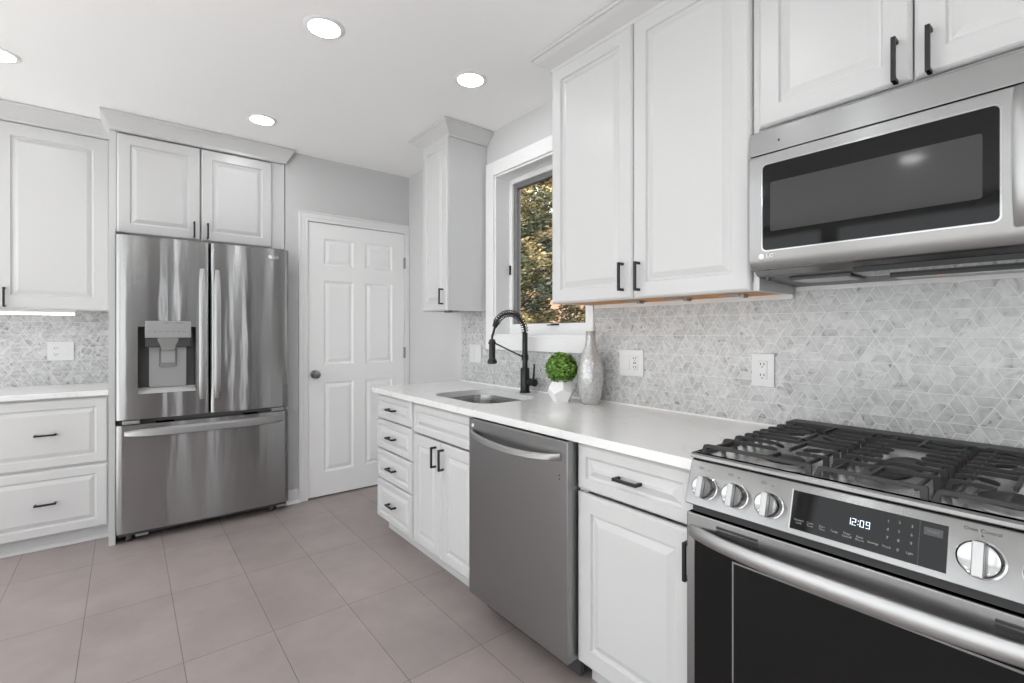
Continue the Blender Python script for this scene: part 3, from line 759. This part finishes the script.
box(bm, .01, W-.01, .03, .09, .040, .062); link('base_grille', bm, DGREY, t)
for xx in (.06, W-.10):
    bm = BM(); lathe(bm, [(.020, -.014), (.022, -.010), (.022, .010), (.020, .014)], (xx, .06, .022), 'x', 16); link('roller', bm, DGREY, t)
    bm = BM(); box(bm, xx+.03, xx+.09, .035, .065, .025, .045); link('levelling_foot', bm, LSTEEL, t)

# ---------------------------------------------------------------- microwave
t = thing('microwave', 'stainless over-the-range microwave with black glass door', 'microwave', (1.480, .699, 1.419), RZ)
W, MH = .757, .412
bm = BM()
loft(bm, [[(x, .035, 0), (x, .035, MH), (x, .362, MH), (x, .362, -.03), (x, .16, -.022), (x, .055, -.016)] for x in (0, W)]); link('body', bm, STEEL, t, bevel=.002)
bm = BM(); loft(bm, [[(x, .056, -.0165), (x, .16, -.0225), (x, .361, -.0305), (x, .361, -.032), (x, .16, -.024), (x, .056, -.018)] for x in (.004, W-.004)]); link('underside', bm, mat('underside_grey', .09, .4), t)
bm = BM(); box(bm, 0, W, .004, .036, .3415, MH); link('vent_panel', bm, STEEL, t, bevel=.003)
bm = BM(); lathe(bm, [(.003, 0), (.003, -.001)], (.085, .004, .372), 'y', 12); link('indicator', bm, DGREY, t)
bm = BM()
loft(bm, [[(x, 0, .030), (x, 0, .338), (x, .036, .338), (x, .036, -.002), (x, .018, .0)] for x in (0, W)]); md = link('door', bm, STEEL, t, bevel=.002)
bm = BM(); loft(bm, [rrect(.038, .545, .050, .310, .014, y, 5) for y in (.001, -.0015)]); rim = link('window_rim', bm, CHROME, md)
bm = BM(); loft(bm, [rrect(.042, .541, .054, .306, .012, y, 5) for y in (0, -.0025)]); link('window_glass', bm, GLASSB, md)
bm = BM(); loft(bm, [rrect(.064, .514, .108, .252, .006, y, 4) for y in (-.002, -.003)]); link('window_screen', bm, MWGLASS, md)
bm = BM(); rings = []
for i in range(21):
    s = 2*i/20-1; z = .186+s*.150; out = .040*(1-abs(s)**3)+.004
    rings.append([(.562, .001, z), (.602, .001, z), (.602, -out+.006, z), (.594, -out, z), (.570, -out, z), (.562, -out+.006, z)])
loft(bm, rings); link('handle', bm, LSTEEL, md, angle=40)
bm = BM(); box(bm, .62, .745, -.002, .001, .04, .31); link('control_glass', bm, GLASSB, md)
bm = BM(); lathe(bm, [(.0085, -.0002), (.0085, -.001)], (.038, 0, .037), 'y', 20); text_into(bm, 'LG', .017, .062, -.0006, .037); link('logo', bm, PALE, md)
bm = BM(); box(bm, .075, .235, .10, .23, -.0300, -.022); link('filter_frame', bm, DGREY, t)
bm = BM(); box(bm, .085, .225, .11, .22, -.0315, -.029); link('grease_filter', bm, ALU, t)
bm = BM(); box(bm, .255, .62, .05, .19, -.0275, -.014); link('vent_recess', bm, GLASSB, t)
bm = BM(); box(bm, .30, .62, .20, .30, -.0350, -.026); fl = link('light_lens_frame', bm, DGREY, t)
bm = BM(); box(bm, .31, .61, .212, .288, -.0365, -.034); link('light_lens', bm, LSTEEL, fl)
bm = BM(); box(bm, .40, .425, .204, .210, -.0356, -.030); link('caution_mark', bm, AMBER, t)
for x, y in ((.03, .06), (.07, .14)): link('screw', lathe(BM(), [(.006, -.03), (.006, -.012)], (x, y, 0), 'z', 12), DGREY, t)

# ---------------------------------------------------------------- gas range
t = thing('gas_range', 'stainless slide-in gas range with five burners and digital display', 'range', (1.140, .703, 0), RZ)
W = .757
bm = BM(); box(bm, 0, W, .045, .69, .05, .893); link('body', bm, STEEL, t)
# control panel, tilted
bm = BM(); loft(bm, [[(x, .002, .786), (x, -.001, .789), (x, .031, .893), (x, .034, .896), (x, .09, .896), (x, .09, .786)] for x in (0, W)])
cp = link('control_panel', bm, STEEL, t, bevel=.0015)
bm = BM(); loft(bm, [[(x, .034, .898), (x, .026, .902), (x, .026, .910), (x, .031, .914), (x, .046, .914), (x, .050, .908), (x, .050, .898)] for x in (0, W)])
box(bm, 0, .014, .05, .67, .898, .914); box(bm, W-.014, W, .05, .67, .898, .914)
link('front_rim', bm, STEEL, t, bevel=.001)
link('cooktop', B(.014, W-.014, .046, .67, .896, .905), ENAMEL, t)
link('back_vent_rail', B(.0, W, .612, .690, .905, .928), IRON, t, bevel=.003)
TA = math.atan2(.032, .104)        # tilt of the panel
def onp(x, s, o=0):                # point on the panel face: s up the face, o out of it
    return Vector((x, -.001+s*math.sin(TA)-o*math.cos(TA), .789+s*math.cos(TA)+o*math.sin(TA)))
PR = Matrix.Rotation(-TA, 4, 'X')
nrm = Vector((0, -math.cos(TA), math.sin(TA))); upv = Vector((0, math.sin(TA), math.cos(TA)))
def pbox(bm, x0, x1, s0, s1, o0, o1):
    loft(bm, [[onp(x0, s0, o), onp(x1, s0, o), onp(x1, s1, o), onp(x0, s1, o)] for o in (o0, o1)]); return bm
def knob(x, s, rad, label=None):
    k = link('knob', plathe(BM(), x, s, [(rad+.003, 0), (rad+.003, .003), (rad, .004), (rad, .024), (rad-.003, .028), (rad-.003, .027), (rad-.006, .026)]), CHROME, cp, angle=40)
    if label: k['label'] = label
    bm = BM(); gw = rad*.27; q = []
    pbox(bm, x-gw, x+gw, s-rad*.97, s+rad*.97, .026, .040); link('grip', bm, LSTEEL, k, bevel=.002)
def plathe(bm, x, s, prof, n=36):
    rings = []
    for r, h in prof:
        rings.append([onp(x, s, h)+Vector((1, 0, 0))*r*math.cos(2*pi*i/n)+upv*r*math.sin(2*pi*i/n) for i in range(n)])
    return loft(bm, rings)
for x in (.052, .129, .208): knob(x, .048, .027)
knob(.557, .052, .030, 'larger knob marked Oven Control'); knob(.636, .050, .027); knob(.712, .050, .027)
bm = BM()
for x in (.052, .129, .208, .636, .712):
    bm = BM()
    for dx in (-.026, -.020):
        pbox(bm, x+dx, x+dx+.0045, .0915, .0918, 0, .0004); pbox(bm, x+dx, x+dx+.0045, .0965, .0968, 0, .0004)
        pbox(bm, x+dx, x+dx+.0004, .0915, .0968, 0, .0004); pbox(bm, x+dx+.0041, x+dx+.0045, .0915, .0968, 0, .0004)
    plathe(bm, x, .091, [(.0012, 0), (.0012, .0005)], 8)
    link('burner_symbol', bm, LEGDARK, cp)
bm = BM()
p = onp(.557, .099, .0003); text_into(bm, 'Oven Control', .0085, p.x, p.y, p.z, rot=PR)
plathe(bm, .557, .091, [(.0016, 0), (.0016, .0005)], 8)
link('markings', bm, LEGDARK, cp)
dsp = link('display', pbox(BM(), .253, .513, .012, .094, -.001, .0012), GLASSB, cp)
link('display_bezel', pbox(BM(), .2505, .253, .010, .096, -.001, .0014), LSTEEL, cp)
bm = BM(); pbox(bm, .4725, .4735, .013, .093, .001, .0014); link('display_divider', bm, LEGDARK, dsp)
bm = BM(); pbox(bm, .479, .506, .070, .084, .0005, .0016); link('start_key', bm, DGREY, dsp)
def ptext(bm, s_, size, x, s):
    p = onp(x, s, .0016); text_into(bm, s_, size, p.x, p.y, p.z, rot=PR)
bm = BM()
for x, a_ in ((.270, 'Control\nLock'), (.292, 'Cook\nTime'), (.315, 'Start\nTime'), (.337, 'Temp'), (.360, 'Timer\nOn/Off'), (.382, 'Keep\nWarm')): ptext(bm, a_, .0058, x, .030)
ptext(bm, 'Settings', .0058, .404, .029); ptext(bm, 'Clock', .0058, .4255, .029); ptext(bm, 'Light', .0055, .461, .029)
for i, ch in enumerate('147'): ptext(bm, ch, .0075, .4255, .077-.0155*i)
for i, ch in enumerate('2580'): ptext(bm, ch, .0075, .443, .080-.017*i)
for i, ch in enumerate('369'): ptext(bm, ch, .0075, .462, .078-.0155*i)
link('legend', bm, LEGEND, dsp)
bm = BM(); ptext(bm, 'START', .006, .4925, .077); link('start_legend', bm, LEGDIM, dsp)
bm = BM(); SEG = {'0': 'abcdef', '1': 'bc', '2': 'abged', '9': 'abcdfg'}
def digit(bm, ch, x, s, w=.0085, h=.017, t_=.0016):
    seg = {'a': (0, w, h-t_, h), 'd': (0, w, 0, t_), 'g': (0, w, h/2-t_/2, h/2+t_/2), 'f': (0, t_, h/2, h), 'e': (0, t_, 0, h/2), 'b': (w-t_, w, h/2, h), 'c': (w-t_, w, 0, h/2)}
    for k in SEG[ch]:
        a, b, c, d_ = seg[k]; pbox(bm, x+a, x+b, s+c, s+d_, .001, .0018)
for ch, x in (('1', .3575), ('2', .3665), ('0', .3800), ('9', .3900)): digit(bm, ch, x, .0525, .0068, .0132, .0010)
for s in (.055, .062): pbox(bm, .3762, .3777, s, s+.0018, .001, .0018)
link('clock_readout', bm, DIGIT, dsp)
# oven door
bm = BM(); box(bm, 0, W, .006, .045, .170, .764); od = link('oven_door', bm, STEEL, t, bevel=.004, seg=3)
bm = BM(); box(bm, .024, W-.024, .003, .010, .20, .706); gl = link('door_glass', bm, GLASSB, od, bevel=.001)
bm = BM(); frame_ = [(.126, W-.126, .28, .672)]
box(bm, .124, W-.124, .0015, .006, .270, .678); ir = link('window_trim', bm, MGREY, od)
bm = BM(); box(bm, .128, W-.128, .0005, .006, .274, .674); link('oven_window', bm, OVGLASS, od)
for x0, x1 in ((.082, .182), (W-.182, W-.082)):
    for k in range(2): link('vent_slot', B(x0, x1, .004, .008, .734+.009*k, .7395+.009*k), SLOT, od)
bm = BM(); rings = []
for i in range(41):
    s = 2*i/40-1; x = W/2+s*(W/2-.008); out = .052*(1-abs(s)**2.6)**.8+.004; hh = .015+.003*(1-s*s); zc = .718
    yy = .006-out
    rings.append([(x, yy+.014, zc-hh), (x, yy+.003, zc-hh), (x, yy, zc-hh+.003), (x, yy+.002, zc+hh-.006), (x, yy+.007, zc+hh), (x, yy+.018, zc+hh-.002)])
loft(bm, rings); link('handle', bm, LSTEEL, od, angle=50)
bm = BM(); box(bm, .005, W-.005, .010, .045, .05, .160); link('storage_drawer', bm, STEEL, t, bevel=.003)
bm = BM(); box(bm, .01, W-.01, .02, .05, .765, .787); link('vent_gap', bm, SLOT, t)
for x in (.04, W-.04):
    for y in (.08, .62):
        bm = BM(); tube(bm, [(x, y, 0), (x, y, .052)], .014); link('leg', bm, DGREY, t)
# burners
def burner(x, y, r, oval=0):
    b_ = link('burner', lathe(BM(), [(r*1.45, .905), (r*1.4, .908), (r*1.15, .909), (r*1.1, .912), (r*.95, .914)], (x, y, 0)), LSTEEL, t, angle=50)
    if oval:
        for v in b_.data.vertices: v.co.y = y+(v.co.y-y)*oval; v.co.x = x+(v.co.x-x)
    c_ = link('burner_cap', lathe(BM(), [(r*1.0, .914), (r*1.02, .917), (r*.96, .920), (r*.5, .921)], (x, y, 0)), IRON, b_, angle=50)
    if oval:
        for v in c_.data.vertices: v.co.y = y+(v.co.y-y)*oval
FYB, RYB = .135, .440
burner(.190, FYB, .044); burner(.165, RYB, .034); burner(.585, FYB+.02, .050); burner(.590, RYB, .036); burner(.386, .26, .042, 3.0)
link('drip_ridge', B(.2525, .2555, .07, .62, .905, .9065), ENAMEL, t)
# grates: three cast iron sections of cross bars with fingers
def grate(x0, x1, kind, bc):
    bm = BM(); zt = .940; zb = .9305; wd = .0066; f0 = .9052
    ys = [.043, .146, .212, .268, .318, .364, .420, .480, .560]
    def xbar(xa, xb, y, da=False, db=False, yb=None):
        yb = y if yb is None else yb
        P = []
        P += [(xa-.004, f0), (xa-.001, f0+.012), (xa+.007, zt-.003), (xa+.016, zt)] if da else [(xa, zb+.003), (xa, zt-.003), (xa+.006, zt)]
        P += [(xb-.003, zt), (xb, zt-.003), (xb, f0)] if db else [(xb-.006, zt), (xb, zt-.003), (xb, zb+.003)]
        P += [(xb-.012, f0), (xb-.013, zb-.001), (xb-.016, zb)] if db else [(xb-.004, zb)]
        P += [(xa+.022, zb), (xa+.013, zb-.003), (xa+.010, f0)] if da else [(xa+.004, zb)]
        def yy(x): return y+(yb-y)*(x-xa)/(xb-xa)
        loft(bm, [[(x, yy(x)+o, z) for x, z in P] for o in (-wd/2, wd/2)])
    def ybar(x, ya, yb_):
        loft(bm, [[(x-wd/2, y, zb), (x+wd/2, y, zb), (x+wd/2, y, zt), (x-wd/2, y, zt)] for y in (ya, yb_)])
    for i, y in enumerate(ys):
        if kind == 'mid':
            if i in (0, 1, 2, 6, 7, 8): xbar(x0, x1, y, True, True)
            else: xbar(x0, bc[0]-.030, y, True, False); xbar(bc[0]+.030, x1, y, False, True)
            continue
        near = [c for c in (FYB, RYB) if abs(c-y) < .09 and i not in (0, 8)]
        if not near: xbar(x0, x1, y, True, True); continue
        c = near[0]; k = .35*(c-y)
        cx = bc[0] if c == FYB else bc[1]
        xbar(x0, cx-.055, y, True, False); xbar(cx-.058, cx-.022, y, False, False, y+k)
        xbar(cx+.055, x1, y, False, True); xbar(cx+.022, cx+.058, y+k, False, False, y)
    if kind == 'side':
        ybar(bc[0], .043, FYB-.028); ybar(bc[0], FYB+.028, (FYB+RYB)/2); ybar(bc[1], (FYB+RYB)/2, RYB-.024); ybar(bc[1], RYB+.024, .560)
    else:
        ybar(bc[0], .043, .14); ybar(bc[0], .44, .560)
    for xx in (x0+.030, x1-.020):      # low side rails that tie the bars together
        loft(bm, [[(xx-.003, y, zb-.004), (xx+.003, y, zb-.004), (xx+.003, y, zb+.004), (xx-.003, y, zb+.004)] for y in (.043, .560)])
    link('grate', bm, IRON, t, bevel=.0012, seg=2)
grate(.022, .283, 'side', (.190, .165)); grate(.288, .482, 'mid', (.386,)); grate(.487, .735, 'side', (.585, .590))
bm = BM(); lathe(bm, [(.004, .905), (.004, .924)], (.475, .45, 0), n=10); link('igniter', bm, REDM, t)

# ---------------------------------------------------------------- recessed ceiling lights
LM, nt, b_, N_, L2 = new_mat('lamp_diffuser')
b_.inputs['Base Color'].default_value = (1, 1, 1, 1); b_.inputs['Emission Color'].default_value = (.97, .985, 1, 1); b_.inputs['Emission Strength'].default_value = LAMP
def can(x, y, label, group=None):
    t = thing('recessed_light', label, 'ceiling light', (x, y, H), 0, group)
    bm = BM(); lathe(bm, [(.064, -.001), (.064, -.006), (.078, -.005), (.084, -.001), (.084, 0)], n=40, cap0=False, cap1=False)
    link('trim_ring', bm, TRIM, t)
    link('diffuser', lathe(BM(), [(.064, -.0015), (.064, -.004)], n=40), LM, t)
can(.655, 2.093, 'round recessed ceiling light, largest and nearest the camera')
can(1.373, 2.058, 'round recessed ceiling light nearest the window')
can(.643, 3.237, 'round recessed ceiling light in front of the refrigerator cabinet')
can(-.470, 3.235, 'round recessed ceiling light cut off by the left edge of the photo')
for x, y in ((-.47, 2.09), (-.47, .95), (.655, .95), (-.47, -.2), (.655, -.2), (-1.6, 3.235), (-1.6, 2.09), (-1.6, .95), (-1.6, -.2), (-.47, -1.6), (.9, -1.6)):  # extra lights out of view, added to brighten ceiling and walls
    can(x, y, 'added fill light, unseen on the ceiling behind or beside the camera', 'added fill lights out of view')

# ---------------------------------------------------------------- outside the window
def leaves(bm, tones, c, rad, n, size, rr, lo=0, hi=1):
    for _ in range(n):
        d = Vector((rr.gauss(0, 1), rr.gauss(0, 1), rr.gauss(0, 1))).normalized()*rr.random()**.4
        p = Vector((c[0]+d.x*rad[0], c[1]+d.y*rad[1], c[2]+d.z*rad[2])); a = Vector((rr.gauss(0, 1), rr.gauss(0, 1), rr.gauss(0, 1))).normalized()
        u = a.cross(Vector((0, .3, 1))).normalized(); v = a.cross(u); s = size*(.6+.8*rr.random())
        bm.faces.new([bm.verts.new(q) for q in (p-u*s, p-v*s*.4, p+u*s, p+v*s*.4)]); tones.append((lo+(hi-lo)*rr.random(), 0, 0))
def tree(label, x, y, hgt, rad, seed, n=26, size=.05, lo=0, hi=1):
    rr = random.Random(seed); t = thing('evergreen_tree', label, 'tree', (x, y, -.9))
    bm = BM(); tube(bm, [(0, 0, 0), (.05, .03, hgt*.5), (0, 0, hgt)], [.09, .05, .015], 8)
    cl = []
    for i in range(n):
        z = hgt*(.15+.85*i/n); k = rad*(1.15-i/n)*(.5+.5*rr.random()); a = i*2.4+rr.random()
        e = (k*math.cos(a), k*math.sin(a), z+.2*rr.random()); tube(bm, [(0, 0, z-.25), (e[0]*.5, e[1]*.5, z-.05), e], [.03, .018, .008], 5); cl.append(e)
    link('trunk', bm, BARK, t)
    bm = BM(); tones = []
    for e in cl:
        for _ in range(9):      # small sprays, each with a tone of its own
            c0 = (e[0]+rr.gauss(0, .26), e[1]+rr.gauss(0, .26), e[2]+rr.gauss(0, .2)); b0_ = lo+(hi-lo)*rr.random()
            leaves(bm, tones, c0, (.20, .20, .13), 110, size, rr, max(0, b0_-.15), min(1, b0_+.15))
    o = link('foliage', bm, TREELEAF, t, flat=True); settone(o, tones)
tree('bushy evergreen tree filling the left of the window view', 4.3, 5.6, 4.6, 1.1, 11, 26, .036, .0, .95)
tree('sunlit yellow-green evergreen tree behind the bushy one outside the window', 7.4, 8.2, 6.2, 1.5, 12, 30, .05, .45, 1)
tree('dark evergreen tree at the right of the window view', 6.4, 4.6, 4.4, 1.0, 13, 22, .04, 0, .7)
t = thing('brick_house', 'sunlit red-brick house beyond the trees outside the window', 'house', (11, 0, -.9))
link('wall', B(0, .3, 2, 16.0, 0, 6.0), BRICK, t)
bm = BM(); loft(bm, [[(-.3, y, 6.0), (3, y, 7.4), (3, y, 7.3), (-.3, y, 5.9)] for y in (1.7, 16.3)]); link('roof', bm, GASK, t)
